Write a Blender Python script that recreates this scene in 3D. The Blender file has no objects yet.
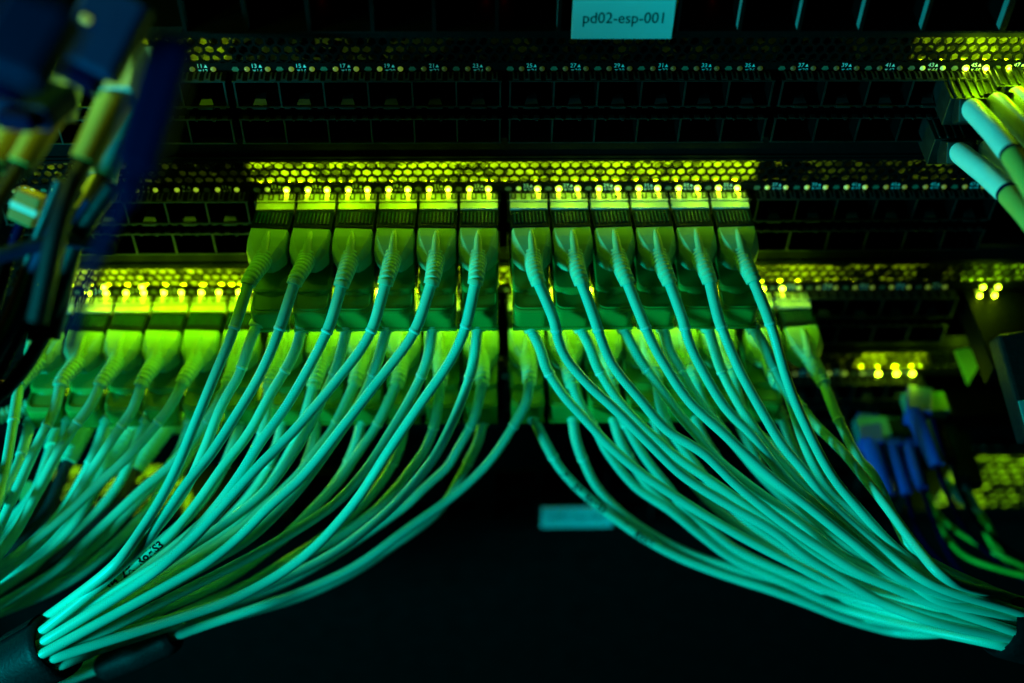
import bpy, bmesh, math, random
import numpy as np
from mathutils import Vector, Matrix

random.seed(7); rng = np.random.default_rng(7)
S = 0.001                                     # everything below is written in millimetres
scn = bpy.context.scene
COL = scn.collection

# ------------------------------------------------------------------ camera
F_PX, PITCH, YAW, ROLL = 1219.96, 0.8191, 0.0395, 0.0213
CAM = np.array([-8.04, -296.45, 202.5])
PORT, GAP, U = 12.605, 2.86, 44.45            # port pitch, extra gap between port groups, rack unit
def cam_axes():
    cy, sy, cp, sp = math.cos(YAW), math.sin(YAW), math.cos(PITCH), math.sin(PITCH)
    w = np.array([sy*cp, cy*cp, -sp]); r0 = np.array([cy, -sy, 0]); u0 = np.cross(r0, w)
    return math.cos(ROLL)*r0 + math.sin(ROLL)*u0, -math.sin(ROLL)*r0 + math.cos(ROLL)*u0, w
AR, AU, AW = cam_axes()
def at(px, py, Y):
    """the point seen at picture position (px, py) that lies at depth Y (0 = face of the switches)"""
    d = AW + (px-512)/F_PX*AR - (py-341.5)/F_PX*AU
    return CAM + (Y-CAM[1])/d[1]*d
cd = bpy.data.cameras.new('camera'); cam = bpy.data.objects.new('camera', cd); COL.objects.link(cam)
cd.sensor_width = 36; cd.lens = F_PX/1024*36; cd.clip_start = .002; cd.clip_end = 20
cam.matrix_world = Matrix(((AR[0], AU[0], -AW[0], CAM[0]*S), (AR[1], AU[1], -AW[1], CAM[1]*S), (AR[2], AU[2], -AW[2], CAM[2]*S), (0, 0, 0, 1)))
cd.dof.use_dof = True; cd.dof.aperture_fstop = 4.5
cd.dof.focus_distance = float((at(480, 255, -35)-CAM) @ AW)*S
scn.camera = cam

# ------------------------------------------------------------------ materials
def mat(name, col, rough=.5, metal=0., spec=.5, noise=0., nscale=400., bump=0., emit=None, es=0., coat=0., sss=0.):
    m = bpy.data.materials.new(name); m.use_nodes = True
    nt = m.node_tree; b = nt.nodes['Principled BSDF']
    b.inputs['Base Color'].default_value = (*col, 1); b.inputs['Roughness'].default_value = rough
    b.inputs['Metallic'].default_value = metal; b.inputs['Specular IOR Level'].default_value = spec
    b.inputs['Coat Weight'].default_value = coat
    if emit:
        b.inputs['Emission Color'].default_value = (*emit, 1); b.inputs['Emission Strength'].default_value = es
    if noise or bump:
        tc = nt.nodes.new('ShaderNodeTexCoord'); n = nt.nodes.new('ShaderNodeTexNoise')
        n.inputs['Scale'].default_value = nscale; n.inputs['Detail'].default_value = 4
        nt.links.new(tc.outputs['Object'], n.inputs['Vector'])
        if noise:
            mx = nt.nodes.new('ShaderNodeMix'); mx.data_type = 'RGBA'
            mx.inputs[6].default_value = (*[c*(1-noise) for c in col], 1); mx.inputs[7].default_value = (*[min(1, c*(1+noise)) for c in col], 1)
            nt.links.new(n.outputs['Fac'], mx.inputs[0]); nt.links.new(mx.outputs[2], b.inputs['Base Color'])
            mr = nt.nodes.new('ShaderNodeMapRange'); mr.inputs[3].default_value = rough*.75; mr.inputs[4].default_value = min(1, rough*1.3)
            nt.links.new(n.outputs['Fac'], mr.inputs[0]); nt.links.new(mr.outputs[0], b.inputs['Roughness'])
        if bump:
            bp = nt.nodes.new('ShaderNodeBump'); bp.inputs['Strength'].default_value = bump; bp.inputs['Distance'].default_value = .0004
            nt.links.new(n.outputs['Fac'], bp.inputs['Height']); nt.links.new(bp.outputs[0], b.inputs['Normal'])
    return m
LEDC = (.60, 1., .009)
M = dict(
    panel=mat('black powder coat', (.0022, .0028, .0028), .6, 0, .05, .4, 900, .25),
    blank=mat('black steel', (.0030, .0042, .0045), .6, 0, .03, .5, 120, .1),
    dark=mat('painted port shade', (.0012, .0013, .0013), .9, 0, .02),  # shade inside the ports and bays put into the colour
    finger=mat('spring contact', (.07, .075, .07), .5, .8, .5, .35, 800),
    rib=mat('collar ribs', (.001, .06, .06), .5, 0, .15),  # teal of the side light put into the rib colour
    nickel=mat('nickel plated steel', (.34, .36, .35), .38, 1, .5, .25, 500),
    cage=mat('tin plated cage', (.075, .09, .085), .45, 1, .5, .3, 300),
    lip=mat('bay divider painted lit', (.18, .21, .21), .55, .2, .4, .2, 300),  # pale front strip: light on the divider sides put into colour
    shell=mat('bright plug shell', (.78, .80, .72), .62, .5, .5, .2, 420, .2),
    board=mat('circuit board', (.30, .36, .16), .6, 0, .4, .5, 700),
    chip=mat('pale components', (.35, .38, .28), .5, 0, .5, .7, 260),
    paint=mat('white print', (.75, .75, .75), .6),
    lens=mat('clear light guide', (.12, .13, .08), .25, 0, .5, .2, 600),
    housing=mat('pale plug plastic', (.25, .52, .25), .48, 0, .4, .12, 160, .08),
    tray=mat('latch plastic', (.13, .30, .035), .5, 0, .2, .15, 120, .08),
    collar=mat('dark plug collar', (.0002, .008, .008), .6, 0, .05, .2, 300),
    boot=mat('boot rubber', (.27, .66, .40), .5, 0, .35, .12, 220),
    jacket=mat('aqua cable jacket', (.16, .68, .47), .36, 0, .5, .10, 90, .05),
    sleeve=mat('shrink sleeve', (.17, .62, .42), .5, 0, .35, .12, 140),
    ring=mat('sleeve end', (.34, .78, .62), .5, 0, .35),
    ink=mat('dark ink', (.004, .010, .009), .9, 0, 0.),
    label=mat('white label paper', (.50, .52, .52), .75, 0, .2, .06, 60),
    label_lit=mat('label paper painted lit', (.85, .87, .87), .75, 0, .2, .06, 60),  # paler copy: missing light on the lower label put into its colour
    velcro=mat('black hook tape', (.005, .007, .008), .5, 0, .14, .5, 900, .5),
    blue=mat('blue plastic', (.001, .022, .085), .55, 0, .08, .15, 200),
    navy=mat('navy plastic', (.001, .0016, .032), .6, 0, .03, .2, 150),
    teal=mat('teal plastic', (.02, .30, .30), .45, 0, .4, .15, 200),
    white=mat('white boot plastic', (.66, .80, .70), .45, 0, .4, .1, 200),
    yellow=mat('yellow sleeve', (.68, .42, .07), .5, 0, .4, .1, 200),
    cordblue=mat('blue cord', (.006, .09, .62), .5, 0, .3, .15, 200),
    maroon=mat('dark cord', (.035, .012, .014), .5, 0, .4, .2, 200),
    orange=mat('orange plastic', (.7, .22, .03), .5, 0, .4, .1, 200),
    green=mat('green fibre cord', (.16, .60, .04), .45, 0, .4, .1, 200),
    hi=mat('led lit', (.5, .5, .3), .3, emit=LEDC, es=80),
    hihalo=mat('led rim painted halo', (.5, .5, .3), .3, emit=(.60, 1., .01), es=1.5),  # weak emission round the core imitates the lens halo
    hiside=mat('led guide lit', (.5, .5, .3), .3, emit=LEDC, es=.45),
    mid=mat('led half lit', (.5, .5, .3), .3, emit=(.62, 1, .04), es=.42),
    midside=mat('led guide half lit', (.5, .5, .3), .3, emit=(.62, 1, .02), es=.02),
    dim=mat('led dim', (.08, .08, .05), .3, emit=(.62, 1, .08), es=.17), dimside=mat('led guide dim', (.08, .08, .05), .3, emit=(.62, 1, .06), es=.01),
    low=mat('led faint', (.06, .06, .04), .3, emit=(.62, 1, .06), es=.022),
    lowside=mat('led guide faint', (.06, .06, .04), .3, emit=(.62, 1, .06), es=.001),
    red=mat('red led', (.3, .02, .02), .3, emit=(1, .02, .01), es=.9),
)

def translucent(name, col, var=0):
    m = mat(name, col, .4); nt = m.node_tree; t = nt.nodes.new('ShaderNodeBsdfTranslucent'); t.inputs[0].default_value = (*col, 1)
    mx = nt.nodes.new('ShaderNodeMixShader'); mx.inputs[0].default_value = .65
    if var:                                              # patchy sheet colour paints in brightness that differs from hole to hole
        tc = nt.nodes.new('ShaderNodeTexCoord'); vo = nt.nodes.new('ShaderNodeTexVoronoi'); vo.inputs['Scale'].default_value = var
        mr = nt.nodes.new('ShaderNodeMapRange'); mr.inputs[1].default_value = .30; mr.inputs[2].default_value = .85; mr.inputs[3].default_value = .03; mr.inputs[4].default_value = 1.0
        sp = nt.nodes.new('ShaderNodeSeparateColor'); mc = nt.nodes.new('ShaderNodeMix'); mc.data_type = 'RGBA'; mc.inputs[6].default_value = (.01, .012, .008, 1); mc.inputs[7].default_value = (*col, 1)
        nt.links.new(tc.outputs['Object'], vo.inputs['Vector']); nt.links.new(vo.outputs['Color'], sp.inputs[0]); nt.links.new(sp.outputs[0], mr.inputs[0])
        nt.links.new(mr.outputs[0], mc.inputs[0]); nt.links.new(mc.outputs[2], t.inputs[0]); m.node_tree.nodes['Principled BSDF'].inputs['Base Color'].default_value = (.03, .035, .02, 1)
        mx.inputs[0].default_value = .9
    nt.links.new(nt.nodes['Principled BSDF'].outputs[0], mx.inputs[1]); nt.links.new(t.outputs[0], mx.inputs[2]); nt.links.new(mx.outputs[0], nt.nodes['Material Output'].inputs[0]); return m
M['tab'] = translucent('translucent pull tab', (.62, .85, .06))
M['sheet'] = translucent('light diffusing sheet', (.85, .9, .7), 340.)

# ------------------------------------------------------------------ mesh helpers
class MB:
    def __init__(s): s.v = []; s.f = []; s.mi = []; s.sm = []
    def add(s, vs, fs, mi=0, smooth=False):
        o = len(s.v); s.v += [tuple(map(float, p)) for p in vs]
        s.f += [tuple(i+o for i in f) for f in fs]; s.mi += [mi]*len(fs); s.sm += [smooth]*len(fs); return s
    def box(s, x0, x1, y0, y1, z0, z1, mi=0):
        return s.add([(x, y, z) for z in (z0, z1) for y in (y0, y1) for x in (x0, x1)],
                     [(0, 2, 3, 1), (4, 5, 7, 6), (0, 1, 5, 4), (2, 6, 7, 3), (0, 4, 6, 2), (1, 3, 7, 5)], mi)
    def obox(s, a, b, wdir, w, h, mi=0):
        """box along a-b, w across wdir, h across the third direction"""
        a, b = np.array(a, float), np.array(b, float); t = (b-a)/np.linalg.norm(b-a)
        x = np.array(wdir, float); x = x-(x@t)*t; x /= np.linalg.norm(x); y = np.cross(t, x)
        vs = [p+sx*x*w/2+sy*y*h/2 for p in (a, b) for sy in (-1, 1) for sx in (-1, 1)]
        return s.add(vs, [(0, 1, 3, 2), (4, 6, 7, 5), (0, 4, 5, 1), (2, 3, 7, 6), (0, 2, 6, 4), (1, 5, 7, 3)], mi)
    def tube(s, pts, rad, n=14, mi=0, cap=True, flat=1.):
        pts = np.array(pts, float); k = len(pts)
        rad = np.full(k, rad) if np.isscalar(rad) else np.array(rad)
        t, N, B = frames(pts); ang = np.linspace(0, 2*math.pi, n, endpoint=False)
        vs = []
        for i in range(k):
            for a in ang: vs.append(pts[i]+rad[i]*(math.cos(a)*N[i]+flat*math.sin(a)*B[i]))
        fs = [(i*n+j, i*n+(j+1) % n, (i+1)*n+(j+1) % n, (i+1)*n+j) for i in range(k-1) for j in range(n)]
        s.add(vs, fs, mi, True)
        if cap:
            s.add(vs[:n], [tuple(reversed(range(n)))], mi); s.add(vs[-n:], [tuple(range(n))], mi)
        return s
    def build(s, name, mats, parent=None, origin=(0, 0, 0), bevel=0., seg=2):
        me = bpy.data.meshes.new(name)
        o3 = np.array(origin, float)
        me.from_pydata([tuple((np.array(p)-o3)*S) for p in s.v], [], s.f)
        for m in (mats if isinstance(mats, (list, tuple)) else [mats]): me.materials.append(M[m])
        for p, mi, sm in zip(me.polygons, s.mi, s.sm): p.material_index = mi; p.use_smooth = sm
        if bevel:
            bm = bmesh.new(); bm.from_mesh(me); bmesh.ops.remove_doubles(bm, verts=bm.verts, dist=1e-6)
            eds = [e for e in bm.edges if len(e.link_faces) == 2 and e.calc_face_angle(0) > .5]
            bmesh.ops.bevel(bm, geom=eds, offset=bevel*S, segments=seg, profile=.5, affect='EDGES'); bm.to_mesh(me); bm.free()
        me.update()
        ob = bpy.data.objects.new(name, me); COL.objects.link(ob)
        if parent is None: ob.location = Vector([c*S for c in origin])
        else: ob.parent = parent
        return ob
def frames(pts):
    pts = np.array(pts, float); k = len(pts)
    t = np.gradient(pts, axis=0); t /= np.linalg.norm(t, axis=1)[:, None]+1e-12
    N = np.zeros((k, 3)); a = np.array([0, 0, 1.]) if abs(t[0][2]) < .9 else np.array([1., 0, 0])
    n = a-(a@t[0])*t[0]; n /= np.linalg.norm(n)
    for i in range(k):
        n = n-(n@t[i])*t[i]; n /= np.linalg.norm(n); N[i] = n
    return t, N, np.cross(t, N)
def spline(P, n):
    """centripetal-ish Catmull-Rom through P, resampled evenly to n points"""
    P = np.array(P, float); E = np.vstack([2*P[0]-P[1], P, 2*P[-1]-P[-2]]); out = []
    for i in range(1, len(E)-2):
        p0, p1, p2, p3 = E[i-1:i+3]
        d = max(np.linalg.norm(p2-p1), 1e-6)
        m1 = (p2-p0)/(np.linalg.norm(p2-p1)+np.linalg.norm(p1-p0)+1e-9)*d; m2 = (p3-p1)/(np.linalg.norm(p3-p2)+np.linalg.norm(p2-p1)+1e-9)*d
        for u in np.linspace(0, 1, 16, endpoint=False):
            out.append((2*u**3-3*u**2+1)*p1+(u**3-2*u**2+u)*m1+(-2*u**3+3*u**2)*p2+(u**3-u**2)*m2)
    out.append(P[-1]); return resample(np.array(out), n)
def resample(P, n):
    L = np.concatenate([[0], np.cumsum(np.linalg.norm(np.diff(P, axis=0), axis=1))])
    s = np.linspace(0, L[-1], n); return np.stack([np.interp(s, L, P[:, i]) for i in range(P.shape[1])], 1)
def length(P): return float(np.sum(np.linalg.norm(np.diff(P, axis=0), axis=1)))
def thing(name, label, cat, loc=(0, 0, 0), group=None):
    o = bpy.data.objects.new(name, None); COL.objects.link(o); o.empty_display_size = .005
    o.location = Vector([c*S for c in loc]); o['label'] = label; o['category'] = cat
    if group: o['group'] = group
    return o
def tag(o, label, cat, group=None):
    o['label'] = label; o['category'] = cat
    if group: o['group'] = group
    return o
_tc = {}
def text_mesh(s):
    """flat lettering: (verts 2D with cap height 1, faces)"""
    if s not in _tc:
        c = bpy.data.curves.new('lettering', 'FONT'); c.body = s; c.resolution_u = 3; c.offset = .035 if len(s) > 14 else 0
        o = bpy.data.objects.new('lettering', c); COL.objects.link(o)
        dg = bpy.context.evaluated_depsgraph_get(); dg.update()
        me = o.evaluated_get(dg).to_mesh()
        v = np.array([p.co[:2] for p in me.vertices]) if len(me.vertices) else np.zeros((0, 2)); f = [tuple(p.vertices) for p in me.polygons]
        o.evaluated_get(dg).to_mesh_clear(); bpy.data.objects.remove(o); bpy.data.curves.remove(c)
        _tc[s] = (v/.69, f)
    return _tc[s]
def put_text(mb, s, x, y, z, h, mi=0, align='c', squash=1.):
    v, f = text_mesh(s)
    if not len(v): return
    w = (v[:, 0].max()+v[:, 0].min())*h*squash; x0 = x-w/2 if align == 'c' else x
    mb.add([(x0+p[0]*h*squash, y, z+p[1]*h) for p in v], f, mi)
def colx(c, g=None):
    """x of the boundary before port column c (0..24), or of a column centre for c + .5"""
    g = min(3, int(c)//6) if g is None else g
    return (c-12)*PORT+(g-1.5)*GAP
ORD = ['first', 'second', 'third', 'fourth', 'fifth', 'sixth', 'seventh', 'eighth', 'ninth', 'tenth', 'eleventh', 'twelfth']

# ------------------------------------------------------------------ switches
XW = 222.
HP = PORT/4; HR = HP/math.sqrt(3)
def hexes(mb, x0, x1, z0, rows, y=0., depth=.6, ri=.77, k_=1., skip=lambda x, z: False):
    """perforated sheet: hexagonal holes in a regular tiling"""
    ang = [math.radians(60*k+30) for k in range(6)]
    HP, HR = PORT/4*k_, PORT/4*k_/math.sqrt(3); n = int((x1-x0)/HP)
    for j in range(rows):
        z = z0+j*HR*1.5
        for i in range(n):
            x = x0+(i+.5+(j % 2)*.5)*HP
            if x > x1: continue
            O = [(x+HR*math.cos(a), y, z+HR*math.sin(a)) for a in ang]
            if skip(x, z):
                mb.add(O, [(0, 1, 2, 3, 4, 5)]); continue
            I = [(x+HR*ri*math.cos(a), y, z+HR*ri*math.sin(a)) for a in ang]
            K = [(p[0], y+depth, p[2]) for p in I]
            mb.add(O+I+K, [(k, (k+1) % 6, 6+(k+1) % 6, 6+k) for k in range(6)]+[(6+k, 6+(k+1) % 6, 12+(k+1) % 6, 12+k) for k in range(6)])
def led_mesh(front, side, rim):
    mb = MB(); n = 12; ang = np.linspace(0, 2*math.pi, n, endpoint=False)
    r = 1.08 if front == 'hi' else .82
    rings = [(r, -.05), (r*.92, -.30), (r*.60, -.62)]
    vs = [(a*math.cos(t), y, a*math.sin(t)) for a, y in rings for t in ang]+[(0, -.85, 0)]
    fs = [(i*n+j, (i+1)*n+j, (i+1)*n+(j+1) % n, i*n+(j+1) % n) for i in range(2) for j in range(n)]+[(2*n+j, 3*n, 2*n+(j+1) % n) for j in range(n)]
    mb.add(vs, fs[:2*n], 2, True); mb.add(vs, fs[2*n:], 0, True)
    mb.tube([(0, .0, 0), (0, 3, 0), (0, 6.5, -.1)], .8, 8, 1)
    o = mb.build('led', [front, side, rim]); me = o.data; bpy.data.objects.remove(o); return me
LED = {k: led_mesh(k, k+'side', 'hihalo' if k == 'hi' else k) for k in ('hi', 'mid', 'dim', 'low')}
def add_led(root, x, z, level, y=0.):
    o = bpy.data.objects.new('led', LED[level]); COL.objects.link(o); o.parent = root; o.location = (x*S, y*S, z*S); return o

def port_frame(root, g, zt, zb, tab):
    mb = MB(); x0 = colx(g*6, g)-.5; x1 = colx(g*6+6, g)+.5; yf, yb, w = -5., 24., .32
    for ya, ye, i in ((yf, yf+.5, 0), (yf+.5, yb, 1)):  # metal front edge; walls behind it take the painted shade colour
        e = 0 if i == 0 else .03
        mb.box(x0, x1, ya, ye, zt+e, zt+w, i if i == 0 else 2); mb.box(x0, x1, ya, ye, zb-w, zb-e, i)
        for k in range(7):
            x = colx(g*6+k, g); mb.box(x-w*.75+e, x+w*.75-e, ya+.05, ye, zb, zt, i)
    # sprung contact fingers along the top and the bottom lip
    for k in range(6*4):
        x = colx(g*6, g)+(k+.5)*PORT/4
        if tab:
            arc = [(-.55, .02), (-1.3, .3), (-2.3, .42), (-3.3, .34), (-4.2, .1)]
            for sx in (-.62, .62):
                for (ya, za), (yb2, zb2) in zip(arc[:-1], arc[1:]):
                    mb.obox((x+sx, ya, zt+w+za), (x+sx, yb2, zt+w+zb2), (1, 0, 0), .5, .16, 3)
            mb.box(x-.87, x+.87, -4.5, -3.9, zt+w+.01, zt+w+.22, 3)
        mb.box(x-.8, x+.8, yf-.12, yf+1.5, zb-w-.35 if tab else zt+w+.02, zb-w-.02 if tab else zt+w+.35)
    for k in range(6):
        x = (colx(g*6+k, g)+colx(g*6+k+1, g))/2
        if tab:                                        # latch tongue bent up from the floor
            mb.add([(x-2.1, -4.2, zb+.05), (x+2.1, -4.2, zb+.05), (x+1.5, -2.6, zb+1.0), (x-1.5, -2.6, zb+1.0), (x+1.5, .5, zb+1.1), (x-1.5, .5, zb+1.1)], [(0, 1, 2, 3), (3, 2, 4, 5)])
            mb.box(x-1.9, x+1.9, -5.6, -5.02, zb-.5, zb+.25)
        else:
            mb.box(x-3.6, x-3.2, -5.5, -5.02, zt-.1, zt+.5); mb.box(x+1.2, x+2.0, -5.5, -5.02, zt-.1, zt+.4)
    mb.box(x0, x1, yb, yb+1, zb-w, zt+w, 1)
    return mb.build('port_frame', ['cage', 'dark', 'panel', 'finger'], root)

GLOW = .0019
def glow(x, y, z, p, red=.40):
    l = bpy.data.lights.new('led_glow', 'POINT'); l.energy = p; l.color = (red, 1, .001); l.shadow_soft_size = .0006
    o = bpy.data.objects.new('led_glow', l); COL.objects.link(o); o.location = (x*S, y*S, z*S)
def make_switch(v, label, led_of, numbers, extra=None, groups=(0, 1, 2, 3), gain=1.):
    root = thing('network_switch', label, 'network switch', (0, 0, -v*U), 'switches stacked in the rack')
    ch = MB()
    ch.box(-XW, XW, 1.2, 46, 11.4, 12.2); ch.box(-XW, XW, -.6, 46, -32.0, -24.2); ch.box(-XW, XW, 26, 46, -24.2, 11.4)
    ch.box(-XW, XW, -1.4, -.6, -31.4, -30.6)                          # folded lower lip
    ch.build('chassis', 'panel', root)
    gr = MB()
    hexes(gr, -XW, XW-2, 3.55, 3)
    gr.box(-XW, XW, -.1, 1.1, 10.65, 11.5)                            # upper rim
    # band carrying the lights and the numbers: solid, with one moulded hexagon per column
    gr.box(-XW, XW, -.02, 1.0, -1.6, 2.0)
    for c in range(24):
        x = colx(c, c//6)+.05
        gr.add([(x+1.1*math.cos(math.radians(60*k)), -.25, 1.0*math.sin(math.radians(60*k))) for k in range(6)], [(0, 1, 2, 3, 4, 5)], 1)
    gr.build('vent_grille', ['panel', 'lens'], root)
    ds = MB(); ds.box(-XW, XW, 1.5, 1.7, 2.0, 11.3); ds.build('added_diffuser', 'sheet', root)  # diffuser added to even out the glow behind the holes
    bd = MB(); bd.box(-XW, XW, 1.8, 26, -1.6, -.9)
    for g in (0, 1, 2, 3, 4):
        xg = colx(6*g, min(3, g))-GAP/2 if g < 4 else colx(24, 3)+GAP/2
        bd.box(xg-.3, xg+.3, 1.8, 26, -.9, 11.3, 2)  # added partition, keeps each group's glow from spreading sideways
    for k in range(330):
        x = rng.uniform(-XW, XW); y = rng.uniform(2.2, 11); w = rng.uniform(.5, 1.8); d = rng.uniform(.5, 1.6); h = rng.uniform(.4, 2.6)
        bd.box(x-w/2, x+w/2, y, y+d, -.9, -.9+h, 1)
    bd.box(-XW, XW, 14, 15, -.9, 11.3, 1)
    if v in (0, 3): xg = colx(21 if v == 0 else 22, 3); bd.box(xg-.3, xg+.3, 1.8, 26, -.9, 11.3, 2)  # extra added partition, cuts the glow off beside the lit columns
    bd.build('circuit_board', ['board', 'chip', 'panel'], root)
    for g in groups:
        port_frame(root, g, -1.15, -9.55, True); port_frame(root, g, -14.35, -22.6, False)
    for c in range(24):
        xc = (colx(c, c//6)+colx(c+1, c//6))/2
        for k, dx in enumerate((-2.95, 2.95)):
            lv = led_of(c, k)
            if lv: add_led(root, xc+dx, 0, lv)
        lit = [led_of(c, k) for k in (0, 1)]
        n = lit.count('hi')
        if n >= .9:
            glow(xc+rng.uniform(-2, 2), -5.2 if v == 1 else -9. if v == 2 else -6., -v*U+(4.6 if v == 1 else 8.5 if v == 2 else 6.5), GLOW*n*(5. if v == 3 and c < 7 else 3.6 if v == 0 else gain))
            for dx in (-4, 0, 4): glow(xc+dx+rng.uniform(-1, 1), 4.0 if v in (0, 3) else 5.2, -v*U+rng.uniform(5, 8), (20. if v == 0 else 19.)*GLOW*n*rng.uniform(.7, 1.3), .62)
        elif 'mid' in lit or ('dim' in lit and v): glow(xc+rng.uniform(-3, 3), 6.0, -v*U+rng.uniform(4, 8), GLOW*.10*rng.uniform(.2, 1.8), .62)
        elif v == 0: glow(xc+rng.uniform(-3, 3), 6.0, 6, GLOW*(.016 if c < 10 else .004), .6)
    if extra: extra(root)
    if numbers:
        nb = MB()
        for c in numbers:
            xc = (colx(c, c//6)+colx(c+1, c//6))/2
            for dz, s, x, up in ((.42, str(2*c+1), xc-.75, True), (-1.35, str(2*c+2), xc+.65, False)):
                put_text(nb, s, x, -.10, dz, 1.35, squash=.92)
                tx = x+1.65 if up else x-1.55
                tri = [(tx-.48, -.10, dz+.1), (tx+.48, -.10, dz+.1), (tx, -.10, dz+1.1)] if up else [(tx-.48, -.10, dz+1.1), (tx, -.10, dz+.1), (tx+.48, -.10, dz+1.1)]
                nb.add(tri, [(0, 1, 2)])
        nb.build('port_numbers', 'paint', root)
    return root

def led_A(c, k):
    if c >= 22: return 'hi'
    if c == 21: return 'mid'
    if c <= 3: return 'hi'
    if c <= 9: return 'dim'
    return 'low'
def led_B(c, k):
    if 6 <= c <= 17: return 'mid' if (c in (6, 12) and k == 0) else 'hi'
    return 'mid' if 18 <= c <= 20 or c < 6 else 'dim'
def led_C(c, k):
    if c == 0: return 'mid'
    if c <= 18: return 'hi'
    return ('hi', 'mid')[k] if c == 19 else 'dim'
def led_D(c, k):
    if c <= 6: return 'hi'
    if c == 23 or (c == 22 and k == 1): return 'hi'
    if c in (21, 22): return 'mid'
    return 'dim' if c > 17 else 'low'
def extra_C(root):
    for px in (983, 998):
        p = at(px, 285.5, 0); glow(p[0], -3, -2*U+3, GLOW*1.5); glow(p[0], 8.5, -2*U+6, GLOW*6); add_led(root, p[0], 0, 'hi'); add_led(root, p[0]-.3, -3.4, 'hi', -.6)
    for c, k, lv in ((0, 1, 'mid'), (1, 0, 'mid'), (1, 1, 'hi'), (2, 1, 'hi')):
        xc = (colx(c, 0)+colx(c+1, 0))/2; add_led(root, xc+(-2.95, 2.95)[k], 2.75, lv, -.1)
def extra_D(root):
    p = at(957, 374, 0); p = at(967, 364, -7); glow(p[0], p[1], p[2], GLOW*5)
allc = list(range(24))
swA = make_switch(0, 'upper black switch just under the clear name label, most of its numbered ports empty', led_A, allc)
swB = make_switch(1, 'middle black switch with the brightest lights above two blocks of six plugs', led_B, allc, gain=.5)
swC = make_switch(2, 'lower black switch lit at far left, its plugs partly hidden behind hanging cables', led_C, allc, extra_C, gain=2.0)
swD = make_switch(3, 'fourth black switch down, three bright lights above blue plugs at right', led_D, allc, extra_D)

# ---- larger switches with wide bays: above the frame's top row and low down
def bay_switch(z0, label, bars, zlo, zhi, ybay, meshes=(), tiers=((0, 1),), reds=(), lip='lip'):
    root = thing('network_switch', label, 'network switch', (0, 0, z0), 'switches stacked in the rack')
    zs = zhi-zlo
    ch = MB(); ch.box(-XW, XW, 28, 46, zlo-z0-4, zhi-z0); 
    ch.box(-XW, XW, -1.5, 28, zlo-z0-4, zlo-z0-.3); ch.box(-XW, XW, -1, 28, zhi-z0, zhi-z0+.8)
    ch.build('chassis', 'panel', root)
    for a, b in tiers:
        fr = MB(); za, zb = zlo-z0+zs*a+.2, zlo-z0+zs*b-.2
        fr.box(bars[0]-1, bars[-1]+1, -5.5, 26, za-.2, za+.45)
        if b < 1.0 or len(tiers) > 1: fr.box(bars[0]-1, bars[-1]+1, -5.5, 26, zb-.4, zb)
        for i, x in enumerate(bars):
            w = 1.5 if i in (len(bars)-2,) else .8
            fr.box(x-w/2, x+w/2, -5.2, -2.2, za+.45, zb-.4, 2); fr.box(x-w/2-.12, x+w/2+.12, -5.5, -5.2, za+.45, zb-.4, 0); fr.box(x-w/2+.05, x+w/2-.05, -2.2, 26, za+.45, zb-.4, 1)  # dark cap over the pale strip, so only its sides look lit
        fr.box(bars[0]-1, bars[-1]+1, 26, 27, za, zb, 1)
        fr.build('port_frame', ['panel', 'dark', lip], root)
    for x0, x1, rows, zz, lit in meshes:
        gr = MB(); hexes(gr, x0, x1, zz-z0, int(rows/1.55), -2., 1.0, .74, 1.55); gr.build('vent_grille', 'panel', root)
        bb = MB(); bb.box(x0-2, x1+2, .6, .8, zz-z0-4, zz-z0+rows*2.8); bb.build('added_diffuser', 'sheet', root)  # diffuser added here too, spreads the glow behind the mesh
        for x, z in lit:
            glow(x, 9, z, GLOW*(6. if x < 0 else 2.2))
    for x, y, z in reds:
        o = bpy.data.objects.new('led', REDM); COL.objects.link(o); o.parent = root; o.location = (x*S, y*S, (z-z0)*S)
    return root
rb = MB(); rb.tube([(0, 0, 0), (0, -.6, 0)], .7, 10); _o = rb.build('led', 'red'); REDM = _o.data; bpy.data.objects.remove(_o)
barsZ = [at(px, 18, -5)[0] for px in (183, 245, 308, 372, 434, 497, 559, 678, 741, 801, 863, 926, 1006, 1068)]
swZ = bay_switch(30, 'topmost black switch with wide empty bays cut off by the top edge', barsZ, 15.2, 40, -5,
                 reds=[(at(a, b, 12)[0], 12, max(17, at(a, b, 12)[2])) for a, b in ((324, 19), (486, 19), (504, 18), (712, 3))])
zE = at(500, 500, -5)[2]
barsE = [at(px, 500, -5)[0] for px in (290, 342, 394, 444, 493, 540, 606, 655, 705, 755, 805, 855, 905)]
litR = [(x, z) for x in (192, 200, 208, 216) for z in (zE-8, zE+4, zE+16)]
litL = [(x, z) for x in (-161, -154, -147, -140) for z in (zE-8, zE, zE+8)]
XW_old = XW
XW = 270.
swE = bay_switch(zE, 'lowest black switch with two tiers of wide bays behind the cables', barsE, at(500, 522, -5)[2], at(500, 470, -5)[2], -5,
                 lip='cage', tiers=((0, .44), (.5, 1)), meshes=[(186, 262, 13, zE-12, litR), (-176, -128, 12, zE-14, litL)],  # duller dividers: less light put into their colour
                 reds=[(at(a, b, 10)[0], 10, at(a, b, 10)[2]) for a, b in ((503, 463), (530, 463))])
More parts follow.
